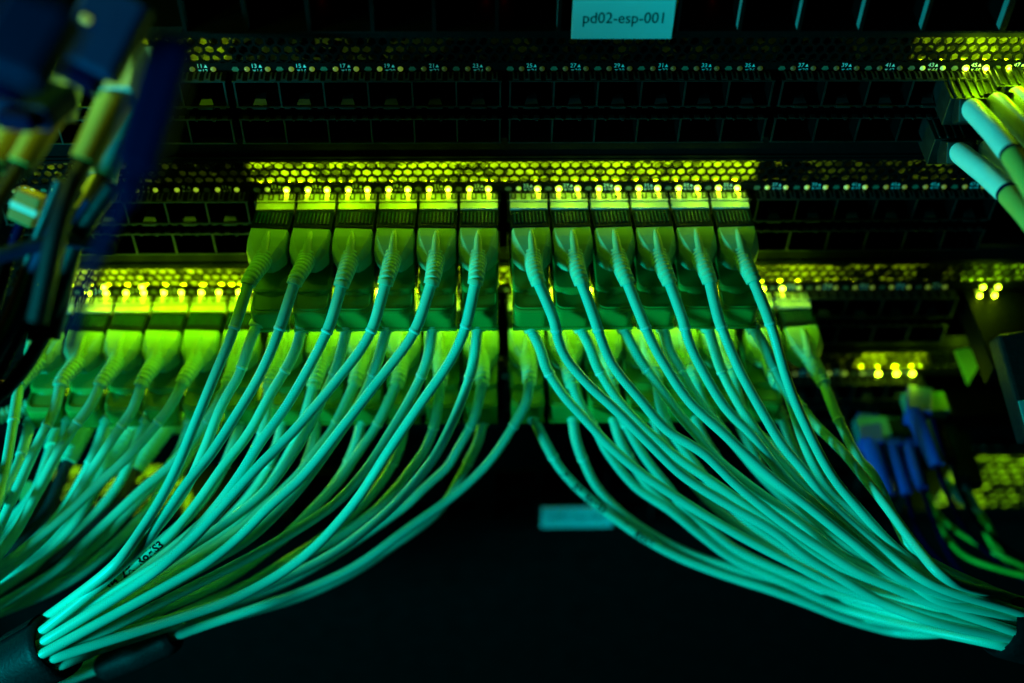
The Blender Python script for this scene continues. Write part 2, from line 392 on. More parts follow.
def name_label(root, rz, quad, Y, s, mat_='label'):
    (x0, y0), (x1, y1) = quad
    a, b = at(x0, y0, Y), at(x1, y1, Y)
    mb = MB(); mb.box(a[0], b[0], Y, Y+.5, b[2]-rz, a[2]-rz); lab = mb.build('name_label', mat_, root, bevel=.12)
    t = MB(); h = (a[2]-b[2])*.27; put_text(t, s, (a[0]+b[0])/2, Y-.06, (a[2]+b[2])/2-rz-h*.35, h, squash=(b[0]-a[0])*.8/((text_mesh(s)[0][:, 0].max())*h))
    o = t.build('lettering', 'ink', lab); return lab
name_label(swZ, 30, ((573.5, -1), (671.5, 39)), -6.2, 'pd02-esp-001')
name_label(swE, zE, ((542, 508), (612, 527)), -6.2, 'pd02-esp-002', 'label_lit')

for x_ in (-165, -140, -118): glow(x_, -44, 98, GLOW*24, .42)              # lit row of the next switch up, above the picture
# ---- blank panels below
zb0 = at(505, 529, 0)[2]
for k in range(5):
    zt = zb0-k*U
    mb = MB(); mb.box(-XW, XW, -.3, 2, zt-U+.8, zt-.2)
    for j in range(1, 2): mb.box(-XW, XW, -.9, -.3, zt-U*.5-.6, zt-U*.5+.6)
    mb.box(-XW, XW, -1.0, -.3, zt-U+.8, zt-U+2.2)
    o = mb.build('blanking_panel', 'blank', None, (0, 0, zt), bevel=.2)
    tag(o, f'{ORD[k]} dark blank panel counted down from the lowest switch', 'blanking panel', 'blank panels below the switches')

# ------------------------------------------------------------------ plugs
def loft(mb, secs, mi=0):
    n = len(secs[0]); vs = [p for s_ in secs for p in s_]
    fs = [(i*n+j, (i+1)*n+j, (i+1)*n+(j+1) % n, i*n+(j+1) % n) for i in range(len(secs)-1) for j in range(n)]
    mb.add(vs, fs, mi); mb.add(secs[0], [tuple(range(n))], mi); mb.add(secs[-1], [tuple(reversed(range(n)))], mi)
def housing_mb(sgn, zc):
    """shield shaped moulding; sgn=+1 ridge up, -1 ridge down; zc = the row's outer face"""
    mb = MB(); secs = []
    for y, hb, ht, zt, zm, zb in ((-16.8, 5.95, 5.5, -.05, -1.2, -7.6), (-20.5, 6.05, 5.1, -.05, -1.6, -7.6), (-24.2, 5.9, 3.9, -.35, -2.6, -7.6), (-27.4, 4.0, 2.5, -1.1, -3.5, -7.4), (-29.4, 2.6, 1.7, -2.0, -4.2, -6.6)):
        s_ = [(-hb, y, zb), (-hb, y, zm), (-ht, y, zt), (ht, y, zt), (hb, y, zm), (hb, y, zb)]
        s_ = [(p[0], p[1], zc+sgn*p[2]) for p in s_]
        secs.append(s_ if sgn > 0 else s_[::-1])
    loft(mb, secs)
    mb.tube([(0, -18.2, zc-sgn*.35), (0, -22, zc-sgn*.35), (0, -27, zc-sgn*1.3), (0, -30, zc-sgn*2.3)], [.7, 1.25, 1.5, 1.9], 12)
    return mb
def mesh_of(mb, name, mats, bevel=0.):
    o = mb.build(name, mats, None, bevel=bevel); me = o.data; bpy.data.objects.remove(o); return me
def parts_for(sgn):
    zc = -1.45 if sgn > 0 else -22.3
    P = {}
    mb = MB(); mb.box(-5.75, 5.75, -8.1, -5.25, *sorted((zc+sgn*.25, zc-sgn*8.4))); mb.box(-5.2, 5.2, -5.3, 12, *sorted((zc-sgn*.6, zc-sgn*7.6)))
    if sgn > 0: mb.box(-5.75, 5.75, -5.2, -1.7, -.80, -.66)
    P['metal_shell'] = mesh_of(mb, 'metal_shell', 'shell', .03)
    mb = MB(); mb.box(-5.95, 5.95, -16.8, -8.12, *sorted((zc-sgn*.35, zc-sgn*8.2)))
    for k in range(9):                                   # vertical ribs across the collar
        x = -4.6+k*1.15; mb.box(x-.3, x+.3, -14.6, -9.3, *sorted((zc-sgn*.36, zc+sgn*.15)), 1)
    mb.box(-5.6, 5.6, -16.4, -15.2, *sorted((zc-sgn*.36, zc+sgn*.1)))
    P['plug_collar'] = mesh_of(mb, 'plug_collar', ['collar', 'rib'], .12)
    P['plug_housing'] = mesh_of(housing_mb(sgn, zc), 'plug_housing', 'housing', .18)
    if sgn < 0:                                          # long flat latch carrier on the inner side
        mb = MB(); n = 6; r = 2.4
        def outline(hw, ye, y0):
            pts = [(-hw, y0), ]
            pts += [(-hw+r-r*math.cos(a), ye+r-r*math.sin(a)) for a in np.linspace(0, math.pi/2, n)]
            pts += [(hw-r+r*math.sin(a), ye+r-r*math.cos(a)) for a in np.linspace(0, math.pi/2, n)]
            pts += [(hw, y0)]
            return pts
        def slab(hw, ye, y0, z0, z1, inset=.5):
            o1 = outline(hw, ye, y0); o2 = outline(hw-inset, ye+inset, y0)
            k = len(o1); vs = [(x, y, z0) for x, y in o1]+[(x, y, z1-inset) for x, y in o1]+[(x, y, z1) for x, y in o2]
            fs = [(i, i+1, k+i+1, k+i) for i in range(k-1)]+[(k+i, k+i+1, 2*k+i+1, 2*k+i) for i in range(k-1)]+[tuple(range(2*k, 3*k)), tuple(range(k-1, -1, -1)), (k-1, 0, k, 2*k-1), (2*k-1, k, 2*k, 3*k-1)]
            mb.add(vs, fs)
        slab(5.5, -41.2, -8.8, -20.2, -13.3)            # lower body
        slab(5.5, -33.4, -8.8, -13.35, -11.5)           # raised rear plate
        o1 = outline(4.9, -39.8, -33.6)                  # border of the shallow pocket
        mb.tube([(x, y, -13.2) for x, y in o1], .32, 6)
        mb.add([(x, -33.45-.9*(1-(x/3.)**2), -13.27) for x in np.linspace(-3, 3, 9)]+[(x, -33.3, -12.2) for x in np.linspace(-3, 3, 9)], [(i, i+1, 10+i, 9+i) for i in range(8)])
        mb.box(-5.6, 5.6, -41.6, -39.6, -21.0, -19.9)    # bottom lip
        P['latch_tray'] = mesh_of(mb, 'latch_tray', 'tray')
    return P
PT, PB = parts_for(1), parts_for(-1)

CR = 1.52
CABLES = []          # dicts gathered first, then spread so that jackets do not run through each other
def cable(row, c, pix, Y0, Y1, label, exit_to, text=None, ext=(), zlift=0):
    CABLES.append(dict(row=row, c=c, pix=pix, Y0=Y0, Y1=Y1, label=label, exit=exit_to, text=text))

# paths read off the photograph: from the boot's end to the tie point
BT = {6: [(248,285),(232,334),(213,380),(195,424),(174,474),(148,521),(115,565),(52,626)],
 7: [(294,285),(277,336),(260,375),(232,422),(206,461),(191,478),(163,517),(139,549),(55,634)],
 8: [(341,287),(329,327),(307,371),(284,410),(262,440),(235,482),(205,520),(165,560),(60,640)],
 9: [(385,285),(370,334),(338,379),(292,433),(258,467),(223,506),(191,540),(150,575),(64,646)],
 10: [(431,285),(416,329),(401,352),(379,380),(348,420),(303,476),(270,506),(236,540),(200,567),(72,651)],
 11: [(475,285),(465,329),(450,361),(422,402),(390,449),(359,497),(329,533),(301,559),(265,583),(221,604),(80,657)],
 12: [(539,284),(554,320),(562,351),(586,382),(616,410),(646,440),(681,474),(704,490),(732,507),(775,532),(808,558),(847,582),(885,604),(933,622),(978,640)],
 13: [(582,284),(593,314),(603,344),(614,367),(640,399),(668,431),(702,452),(739,487),(780,520),(820,548),(870,578),(940,608),(987,630)],
 14: [(628,284),(640,314),(653,344),(666,367),(689,401),(723,433),(751,459),(772,478),(810,508),(850,540),(900,578),(990,624)],
 15: [(670,284),(683,320),(689,342),(704,373),(727,410),(751,435),(786,479),(820,509),(858,541),(901,573),(933,597),(976,618),(1004,626)],
 16: [(710,283),(719,320),(729,346),(740,371),(755,399),(770,425),(783,446),(805,472),(829,503),(880,547),(930,582),(1005,612)],
 17: [(754,282),(766,312),(775,338),(783,367),(794,399),(805,424),(818,451),(835,480),(860,510),(895,548),(940,582),(1010,614)]}
BB = {6: [(256,327),(247,350),(241,371),(222,405),(204,450),(185,490),(150,535),(50,630)],
 7: [(301,331),(295,352),(286,369),(269,397),(249,433),(223,467),(195,506),(165,540),(57,638)],
 8: [(346,331),(338,364),(322,400),(307,431),(284,467),(262,494),(230,520),(180,553),(64,643)],
 9: [(386,331),(377,363),(360,402),(335,440),(310,475),(285,505),(240,545),(72,650)],
 10: [(432,331),(427,361),(412,395),(388,436),(368,467),(338,501),(301,527),(254,555),(200,583),(80,655)],
 11: [(477,331),(473,365),(461,402),(444,440),(431,462),(402,497),(378,520),(335,552),(280,580),(200,610),(86,660)],
 12: [(532,331),(541,350),(547,369),(565,397),(586,420),(608,444),(640,472),(684,502),(735,533),(790,562),(850,591),(972,638)],
 13: [(582,331),(590,347),(595,362),(616,397),(638,422),(664,446),(685,463),(720,487),(770,522),(830,562),(970,630)],
 14: [(625,331),(633,347),(640,360),(659,386),(679,414),(700,438),(715,457),(745,482),(790,515),(850,560),(975,627)],
 15: [(664,331),(668,347),(676,362),(695,396),(725,434),(755,465),(800,505),(860,555),(982,620)],
 16: [(709,331),(714,347),(721,369),(736,399),(751,423),(775,455),(805,487),(845,525),(890,562),(992,617)],
 17: [(755,331),(766,350),(773,367),(788,395),(798,425),(809,455),(829,490),(855,513),(883,539),(930,577),(1008,612)]}
CT = {0: [(19,386),(12,430),(3,480),(-12,530)],
 1: [(60,386),(54,411),(41,437),(26,469),(13,497),(-2,530),(-24,572)],
 2: [(100,386),(90,406),(71,432),(50,467),(32,503),(14,535),(-20,578)],
 3: [(141,386),(133,409),(116,434),(93,469),(69,507),(42,540),(-18,590)],
 4: [(182,384),(172,404),(157,424),(129,456),(97,486),(65,516),(32,543),(-20,582)],
 5: [(227,385),(213,412),(196,435),(170,466),(146,486),(118,512),(90,538),(55,571),(-16,614)],
 6: [(269,388),(265,425),(250,459),(232,490),(200,525),(150,565),(66,642)],
 7: [(313,388),(303,422),(288,455),(262,495),(215,540),(70,650)],
 8: [(354,385),(346,403),(333,429),(312,457),(299,474),(270,502),(225,540),(76,653)],
 9: [(396,386),(389,401),(376,427),(355,457),(342,477),(308,514),(275,545),(220,583),(82,658)],
 10: [(440,385),(435,423),(425,449),(412,468),(398,486),(376,509),(338,537),(290,562),(225,595),(86,663)],
 11: [(482,385),(477,408),(472,425),(461,443),(448,466),(425,487),(407,505),(372,530),(333,556),(280,585),(200,616),(92,664)],
 12: [(529,384),(527,400),(511,430),(489,462),(456,494),(406,530),(356,566),(306,590),(256,608),(182,630)],
 13: [(573,386),(582,408),(597,432),(608,453),(636,487),(671,511),(703,537),(735,560),(790,585),(850,611),(965,641)],
 14: [(612,385),(620,412),(633,438),(646,459),(668,487),(688,513),(714,533),(737,550),(790,575),(850,598),(968,634)],
 15: [(657,378),(662,410),(672,433),(690,458),(715,489),(745,519),(790,550),(850,588),(972,630)],
 16: [(697,384),(703,402),(717,422),(737,447),(765,480),(803,516),(860,562),(985,620)],
 17: [(734,378),(741,407),(754,430),(775,446),(795,468),(832,507),(870,540),(920,577),(1000,614)],
 18: [(779,384),(797,402),(815,424),(844,453),(865,479),(887,507),(915,545),(945,578),(1006,610)],
 19: [(824,384),(835,412),(844,431),(859,459),(874,476),(894,517),(915,552),(955,586),(1012,612)]}
CB = {0: [(-14,424),(-22,460),(-40,500)],
 1: [(30,424),(21,456),(8,485),(-18,530)],
 2: [(67,424),(58,452),(42,485),(14,528),(-22,574)],
 3: [(105,424),(96,450),(80,482),(55,520),(14,558),(-22,586)],
 4: [(145,424),(136,447),(118,485),(88,522),(58,551),(-20,602)],
 5: [(189,424),(181,448),(160,478),(128,512),(92,550),(50,580),(-16,622)],
 6: [(240,424),(232,448),(217,480),(190,515),(145,555),(62,636)],
 7: [(282,424),(277,446),(262,478),(235,512),(195,548),(68,646)],
 8: [(316,424),(312,448),(298,478),(272,510),(230,548),(76,648)],
 9: [(361,424),(355,446),(340,477),(315,507),(275,545),(84,660)],
 10: [(404,424),(400,446),(388,472),(362,505),(320,540),(270,572),(178,618)],
 11: [(482,424),(477,445),(468,462),(456,485),(436,514),(396,544),(356,571),(300,597),(178,636)],
 12: [(534,420),(540,432),(547,446),(560,468),(582,492),(613,517),(649,541),(684,559),(735,578),(768,588),(804,601),(847,618),(901,633),(956,642)],
 13: [(573,420),(576,440),(585,464),(597,487),(617,509),(649,533),(692,555),(735,570),(804,595),(860,617),(962,643)],
 14: [(614,420),(620,440),(630,459),(650,488),(690,522),(740,556),(800,585),(962,638)],
 15: [(655,420),(663,440),(678,462),(705,497),(745,530),(800,565),(968,634)],
 16: [(695,420),(705,440),(720,462),(748,496),(790,533),(850,575),(975,628)],
 17: [(738,420),(747,440),(760,466),(785,499),(825,535),(880,575),(995,618)],
 18: [(783,420),(793,445),(810,475),(838,507),(875,544),(925,580),(1000,612)]}
BL = lambda c: ('left block' if c < 6 else 'centre-left block' if c < 12 else 'centre-right block' if c < 18 else 'right pair')
OB = lambda c: ORD[c % 6]
NARROW = {7: 'P11 5F  RoHS3 11/17  1835M'}
for c, p in BT.items():
    cable('BT', c, p, -39, -120, f'aqua cable, {OB(c)} from left in upper port row, {BL(c)} of middle switch', 'L' if c < 12 else 'R')
for c, p in BB.items():
    cable('BB', c, p, -43, -114, f'aqua cable from under {OB(c)} plug of the middle switch, {BL(c)}', 'L' if c < 12 else 'R', 'OM4 LSZH  11/17  0412M  RoHS3' if c == 7 else None)
for c, p in CT.items():
    side = 'O' if c < 6 else 'L' if c < 12 else 'L2' if c == 12 else 'R'
    cable('CT', c, p, -39, {'O': -92, 'L': -108, 'L2': -104, 'R': -108 if c < 18 else -130}[side], f'green-lit cable, {OB(c)} from left in upper port row, {BL(c)} of lower switch', side)
for c, p in CB.items():
    side = 'O' if c < 6 else 'L' if c < 10 else 'L2' if c < 12 else 'R'
    cable('CB', c, p, -43, {'O': -86, 'L': -102, 'L2': -98, 'R': -102}[side], f'dim cable from under {OB(c)} plug of the lower switch, {BL(c)}', side,
          {12: 'P11 5F  RoHS3  11/17  1835M', 11: '0412M  RoHS3  11/17  P11 5F  1835M'}.get(c))
TAIL = {'L': ([(62, 642), (30, 660), (-60, 706)], -113), 'L2': ([(176, 636), (138, 654), (60, 684), (-10, 716)], -100), 'R': ([(992, 622), (1030, 632), (1110, 656)], -111)}
def packed(n, d=3.16):
    """n places in a round close-packed bundle"""
    g = [(i*d*.866, (j+.5*(i % 2))*d) for i in range(-5, 6) for j in range(-5, 6)]
    g.sort(key=lambda p: math.hypot(p[0]-.3, p[1]-.2)); return g[:n]
SLOT = {}
for ex, (tl, Yt) in TAIL.items():
    mem = [i for i, d in enumerate(CABLES) if d['exit'] == ex]
    ax = [at(x, y, Yt) for x, y in tl]; dr = ax[1]-ax[0]; dr /= np.linalg.norm(dr)
    up = np.cross(AW, dr); up /= np.linalg.norm(up)                 # across the bundle as one looks at it
    if up @ AU < 0: up = -up
    dp = AW-(AW@dr)*dr; dp /= np.linalg.norm(dp)                    # through the bundle, away from the lens
    def uv(d):
        q = at(*d['pix'][-1], d['Y1'])-ax[0]; return q@up, q@dp
    mem.sort(key=lambda i: uv(CABLES[i])[0])
    cols = {}
    for u_, v_ in packed(len(mem)): cols.setdefault(round(u_, 2), []).append(v_)
    k = 0
    for u_ in sorted(cols):
        vs = sorted(cols[u_]); part = sorted(mem[k:k+len(vs)], key=lambda i: uv(CABLES[i])[1]); k += len(vs)
        for i, v_ in zip(part, vs):
            SLOT[i] = [p+up*u_*(1.0 if j else 1.06)+dp*v_*(1.0 if j else 1.06) for j, p in enumerate(ax)]
            sd = 1 if ex == 'R' else -1
            SLOT[i] += [SLOT[i][-1]+np.array([sd*60, 22, -20]), SLOT[i][-1]+np.array([sd*110, 60, -70]), SLOT[i][-1]+np.array([sd*125, 75, -190])]
for i, d in enumerate(CABLES):
    pix = np.array(d['pix'], float)
    L = np.concatenate([[0], np.cumsum(np.linalg.norm(np.diff(pix, axis=0), axis=1))]); t = L/L[-1]
    if d['row'] in ('CB', 'BB'): d['Y0'] = -40.5
    Y = d['Y0']+(d['Y1']-d['Y0'])*t**.9
    P = [at(x, y, yy) for (x, y), yy in zip(pix, Y)]
    if i in SLOT:
        t0 = np.array(TAIL[d['exit']][0][0], float)
        P = [p for p, q in zip(P, pix) if np.linalg.norm(q-t0) > 58]+SLOT[i]
    else:
        e = pix[-1]-pix[-2]; e /= np.linalg.norm(e); P.append(at(*(pix[-1]+e*70), d['Y1']-4)); P += [P[-1]+np.array([-60, 20, -30]), P[-1]+np.array([-100, 45, -95]), P[-1]+np.array([-110, 55, -190])]
    d['P'] = spline(P, 84)
    d['free'] = np.ones(84)
    if i in SLOT:
        dist = np.linalg.norm(d['P']-SLOT[i][0], axis=1); k0 = int(dist.argmin())
        d['free'] = np.clip((k0-2-np.arange(84))/5, 0, 1)
# spread: push jackets apart (mostly along the line of sight) until they only touch
A_ = np.array([d['P'] for d in CABLES]); nC, nP = A_.shape[:2]
own = np.repeat(np.arange(nC), nP)
base = A_.copy()
for it in range(22):
    X = A_.reshape(-1, 3); push = np.zeros_like(X)
    ray = X-CAM; ray /= np.linalg.norm(ray, axis=1)[:, None]
    for i in range(nC):
        sl = slice(i*nP, (i+1)*nP); D = X[sl][:, None, :]-X[None]; dist = np.sqrt((D**2).sum(2)); 
        dist[:, sl] = 99
        near = dist < 2.12*CR
        if not near.any(): continue
        over = np.where(near, 2.12*CR-dist, 0)
        dep = (D*ray[sl][:, None, :]).sum(2)
        sg = np.where(np.abs(dep) < .02, np.where(i < own[None], -1., 1.), np.sign(dep))
        m = (over*sg); kx = np.abs(m).argmax(1)
        along = m[np.arange(nP), kx][:, None]*ray[sl]
        lat = (D/(dist[:, :, None]+1e-6))[np.arange(nP), kx]*over[np.arange(nP), kx][:, None]
        push[sl] += .34*along+.16*lat
    push = push.reshape(A_.shape)
    wgt = (np.clip((np.arange(nP)-2)/6, 0, 1)[None, :]*np.array([d['free'] for d in CABLES]))[:, :, None]
    push = push*wgt
    for _ in range(3): push[:, 1:-1] = .25*push[:, :-2]+.5*push[:, 1:-1]+.25*push[:, 2:]
    A_ += push
for d, p in zip(CABLES, A_): d['P'] = spline(p, 210)

def ribbed(path, r0, r1, pitch=1.55, depth=.30):
    k = len(path); L = length(path); s = np.linspace(0, L, k); base_ = r0+(r1-r0)*s/L
    ph = (s/pitch) % 1; rib = np.where(ph < .62, 1., 1-depth); rib[s > L-1.0] = 1.0; rib[s < .8] = 1.0
    return base_*rib
def along_text(mb, s, P, u0, h, r):
    """lettering wrapped on the jacket, facing where one stands in front of the rack"""
    if (P[-1]-P[0]) @ AR < 0:
        P = P[::-1]; u0 = length(P)-u0-text_mesh(s)[0][:, 0].max()*h*.95
    v, f = text_mesh(s); L = np.concatenate([[0], np.cumsum(np.linalg.norm(np.diff(P, axis=0), axis=1))])
    t = np.gradient(P, axis=0); t /= np.linalg.norm(t, axis=1)[:, None]
    vs = []
    for x, y in v:
        u = u0+x*h*.95; p = np.array([np.interp(u, L, P[:, k]) for k in range(3)]); tt = np.array([np.interp(u, L, t[:, k]) for k in range(3)]); tt /= np.linalg.norm(tt)
        n = CAM-p; n = n-(n@tt)*tt; n /= np.linalg.norm(n); sd = np.cross(n, tt); a = (y-.5)*h/r
        vs.append(p+(r+.06)*(math.cos(a)*n+math.sin(a)*sd))
    mb.add(vs, f)
ROWZ = {'B': -U, 'C': -2*U}
for d in CABLES:
    c, row = d['c'], d['row']; g = c//6
    X = (colx(c, g)+colx(c+1, g))/2; z = ROWZ[row[0]]; base_pt = (X, 0, z)
    root = thing('network_cable', d['label'], 'network cable', base_pt, 'aqua cables plugged into the two lit switches')
    P = d['P']; yaw = float(np.clip(.5*math.atan2(P[0][0]-X, 28), -.16, .16)) if row[1] == 'T' else 0.
    for nm, me in (PT if row[1] == 'T' else PB).items():
        o = bpy.data.objects.new(nm, me); COL.objects.link(o); o.parent = root
        if nm != 'metal_shell': o.rotation_euler = (0, 0, yaw); o.location = (-8*math.sin(yaw)*S, (-8+8*math.cos(yaw))*S, 0)
    zc = (-1.45-2.9) if row[1] == 'T' else (-22.3+2.9)
    e = P[0]; tdir = P[3]-P[0]; tdir /= np.linalg.norm(tdir)
    a = np.array([X+18.*math.sin(yaw), -8-18.*math.cos(yaw), z+zc]); L = np.linalg.norm(e-a)
    u = np.linspace(0, 1, 110)[:, None]
    p1 = a+np.array([L*.3*math.sin(yaw), -L*.3*math.cos(yaw), -.3]); p2 = e-tdir*L*.25
    bz = (1-u)**3*a+3*u*(1-u)**2*p1+3*u*u*(1-u)*p2+u**3*e
    bz = resample(bz, 110)
    MB().tube(bz, ribbed(bz, 3.0, 2.3), 18).build('boot', 'boot', root, base_pt)
    Lp = length(P); k = int(np.clip(14.5/Lp*210, 4, 60))
    MB().tube(np.vstack([bz[-3:-1], P[:k+1]]), CR+.16, 14).build('sleeve', 'sleeve', root, base_pt)
    dj = P[k+1]-P[k]; dj /= np.linalg.norm(dj)
    MB().tube([P[k]-dj*.2, P[k], P[k]+dj*.7, P[k]+dj*.9], [CR, CR+.3, CR+.3, CR], 14).build('sleeve_end', 'ring', root, base_pt)
    jk = MB().tube(P[max(0, k-1):], CR, 14).build('jacket', 'jacket', root, base_pt)
    if d['text']:
        t = MB(); along_text(t, d['text'], P, Lp*.17 if row != 'CB' else 21 if c == 12 else Lp*.30, 2.4, CR)
        if row == 'CB' and c == 11: pass
        t.build('jacket_print', 'ink', root, base_pt)

# ---- hook tape wrapped round the bundles
def strap(exit_, qa, qb, Y, r, label):
    n = 26; tl, Yt = TAIL[exit_]; ax0 = np.array([at(x, y, Yt) for x, y in tl]); L0 = np.linalg.norm(ax0[1]-ax0[0])
    full = resample(ax0, 400); Lf = length(full); ax = resample(full[(np.linspace(0, Lf, 400) > qa*L0) & (np.linspace(0, Lf, 400) < qb*L0)], n); rr = r
    mb = MB(); prof = np.full(n, rr); prof[0] -= 1.3; prof[1] -= .5; prof[2] -= .15; prof[-1] -= 1.0; prof[-2] -= .3
    mb.tube(ax, prof, 40, cap=False)
    mb.tube(ax[::-1], prof[::-1]-.5, 40, cap=False)
    t3, N3, B3 = frames(ax)
    # overlapping loose end of the tape
    k = 12; aa = np.linspace(.2, 1.5, k)
    f0, f1 = ax[3], ax[-4]
    vs = []
    for j, q in enumerate((f0, f1)):
        for w in aa: vs.append(q+(rr+.55)*(math.cos(w)*N3[0]+math.sin(w)*B3[0]))
    mb.add(vs, [(i, i+1, k+i+1, k+i) for i in range(k-1)])
    o = mb.build('cable_strap', 'velcro', None, tuple(ax[0]))
    tag(o, label, 'cable strap', 'black straps holding the cable bundles'); return o
def bundle_r(ex):
    return max(np.linalg.norm((v[0]-at(*TAIL[ex][0][0], TAIL[ex][1]))/1.06) for i, v in SLOT.items() if CABLES[i]['exit'] == ex)+CR+.1
strap('L', .05, 1.35, 0, bundle_r('L'), 'wide black strap round the big cable bundle at the lower left corner')
strap('L2', .0, 1.9, 0, bundle_r('L2'), 'smaller black strap behind the big one, holding the lowest left cables')
strap('R', .1, 2.2, 0, bundle_r('R'), 'black strap holding the right-hand bundle at the frame edge')

# ------------------------------------------------------------------ plugs with white boots at the far right of the upper switch
def boot_cable(label, nose, b0, b1, Y0, Y1, r=3.1, mats=('cage', 'white', 'navy', 'yellow'), tail=None, rows=True):
    p0, p1 = at(*b0, Y0), at(*b1, Y1); pn = at(*nose, Y0+7)
    root = thing('patch_cable', label, 'patch cable', pn, 'patch cables with plain boots')
    d = p1-p0; d /= np.linalg.norm(d)
    mb = MB(); mb.obox(pn+np.array([0, 18, 0]), pn, (1, 0, 0), 11.4, 9.5); mb.obox(pn, p0, (1, 0, 0), 7.5, 6.5)
    for k in range(4): mb.obox(pn+np.array([-4+2.4*k, .4, 4.9]), pn+np.array([-4+2.4*k, 9, 5.2]), (1, 0, 0), .9, .7)
    mb.build('plug_housing', 'cage', root, pn, bevel=.3)
    path = resample(np.array([p0-d*2, p0, p0+(p1-p0)*.5+np.array([0, -1.2, .8]), p1]), 24)
    rr = np.full(24, r); rr[0] = r*.86; rr[1] = r*.97
    MB().tube(path, rr, 20).build('boot', mats[1], root, pn)
    e1 = path[-1]; dd = path[-1]-path[-3]; dd /= np.linalg.norm(dd)
    MB().tube([e1-dd*.2, e1+dd*1.0], r*1.02, 20).build('boot_ring', mats[2], root, pn)
    tl = tail if tail is not None else [e1+dd*12+np.array([0, -2, -1]), e1+dd*32+np.array([2, -4, -8])]
    cp = spline([e1+dd*1.0, *tl], 24)
    MB().tube(cp, np.linspace(r*.98, r*.8, 24), 18).build('sleeve', mats[3], root, pn)
    return root
boot_cable('white-booted cable in the upper row at the far right, yellow sleeve beyond a blue ring', (966, 112), (973, 110), (1011, 154), -20, -46)
boot_cable('white-booted cable in the lower row at the far right, yellow sleeve beyond a blue ring', (950, 152), (960, 153), (1007, 193), -20, -46)
boot_cable('shaded booted cable just behind the lower far-right one', (990, 152), (990, 150), (1034, 196), -18, -42)
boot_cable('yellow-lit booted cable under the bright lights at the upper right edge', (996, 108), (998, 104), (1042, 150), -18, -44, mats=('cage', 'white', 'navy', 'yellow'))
boot_cable('topmost booted cable at the right edge, touching the bright lights', (1012, 100), (1018, 98), (1060, 140), -16, -40)

# ------------------------------------------------------------------ wide plug at the right of the lower switch
q = at(990, 312, -9); root = thing('wide_plug', 'wide dark plug with a blue-edged cable under two bright lights at the right', 'wide plug', q)
mb = MB(); mb.box(q[0]-6, q[0]+16, -34, 10, q[2]-10, q[2]-.6); mb.build('metal_shell', 'panel', root, q, bevel=.4)
a = at(1012, 335, -34); b = at(1042, 440, -64)
mb = MB(); mb.obox(a, b, AR, 13, 9); mb.build('pull_sleeve', 'velcro', root, q, bevel=1.2)
a2 = a+(b-a)*.62-AW*5.2-AR*4.5; b2 = a+(b-a)*.92-AW*5.2-AR*4.5
mb = MB(); mb.obox(a2, b2, AR, 3.2, .5); mb.build('cable_tag', 'teal', root, q, bevel=.1)
mb = MB(); p = [at(955, 352, -12), at(969, 348, -12), at(981, 358, -12), at(980, 364, -12), at(968, 386, -14)]
nrm = np.array([0, -1, .6])/np.linalg.norm([0, -1, .6])
mb.add([*p, *[x+nrm*-1.4 for x in p]], [(4, 3, 2, 1, 0), (5, 6, 7, 8, 9)]+[(i, (i+1) % 5, 5+(i+1) % 5, 5+i) for i in range(5)])
mb.build('pull_tab', 'tab', root, q, bevel=.35)
cp = spline([b-(b-a)*.1, at(1040, 480, -78), at(1075, 560, -80)], 24); MB().tube(cp, 3.4, 16).build('jacket', 'navy', root, q)

# ------------------------------------------------------------------ blue patch cords on the fourth switch
def blue_cord(label, clip, y0, y1, r, Y, thin, clipw=11, mt='teal', body='cordblue'):
    a = at(*clip, Y); root = thing('blue_patch_cord', label, 'patch cord', a, 'blue patch cords on the fourth switch')
    p0, p1 = at(*y0, Y-3), at(*y1, Y-24)
    mb = MB(); mb.box(a[0]-clipw/2, a[0]+clipw/2, Y-3, Y+6, a[2]-2.6, a[2]+2.0); mb.build('clip', mt, root, a, bevel=.4)
    mb = MB(); d = p1-p0
    mb.obox(a+np.array([0, 8, -2]), p0+d*.12, AR, r*2.3, r*2.0); mb.build('plug_housing', body, root, a, bevel=.5)
    MB().tube(resample(np.array([p0, p1]), 12), np.linspace(r, r*.72, 12), 16).build('boot', body, root, a)
    cp = spline([p1-d*.03, *[at(x, y, Y-26-3*i) for i, (x, y) in enumerate(thin)]], 26)
    MB().tube(cp, .95, 10).build('jacket', 'navy', root, a)
blue_cord('blue cord with a lit green clip, leftmost of the row at the right', (873, 433), (868, 440), (889, 496), 3.6, -18, [(905, 540), (935, 570), (985, 610)], 12, 'teal')
blue_cord('blue cord with a dark clip, second in the row at the right', (893, 434), (889, 442), (907, 494), 2.8, -18, [(920, 535), (945, 565), (995, 600)], 9, 'collar')
blue_cord('blue cord behind the lit clips, third in the row at the right', (912, 434), (907, 443), (922, 488), 2.6, -18, [(938, 530), (960, 570), (1010, 610)], 9, 'collar')
blue_cord('blue cord with a pale teal body under the three bright lights', (926, 408), (915, 412), (937, 466), 3.8, -20, [(950, 500), (975, 540), (1040, 590)], 15, 'teal')
blue_cord('darker blue cord at the right end of the row', (940, 412), (934, 418), (952, 462), 2.6, -16, [(960, 490), (985, 530), (1050, 580)], 8, 'navy', 'navy')
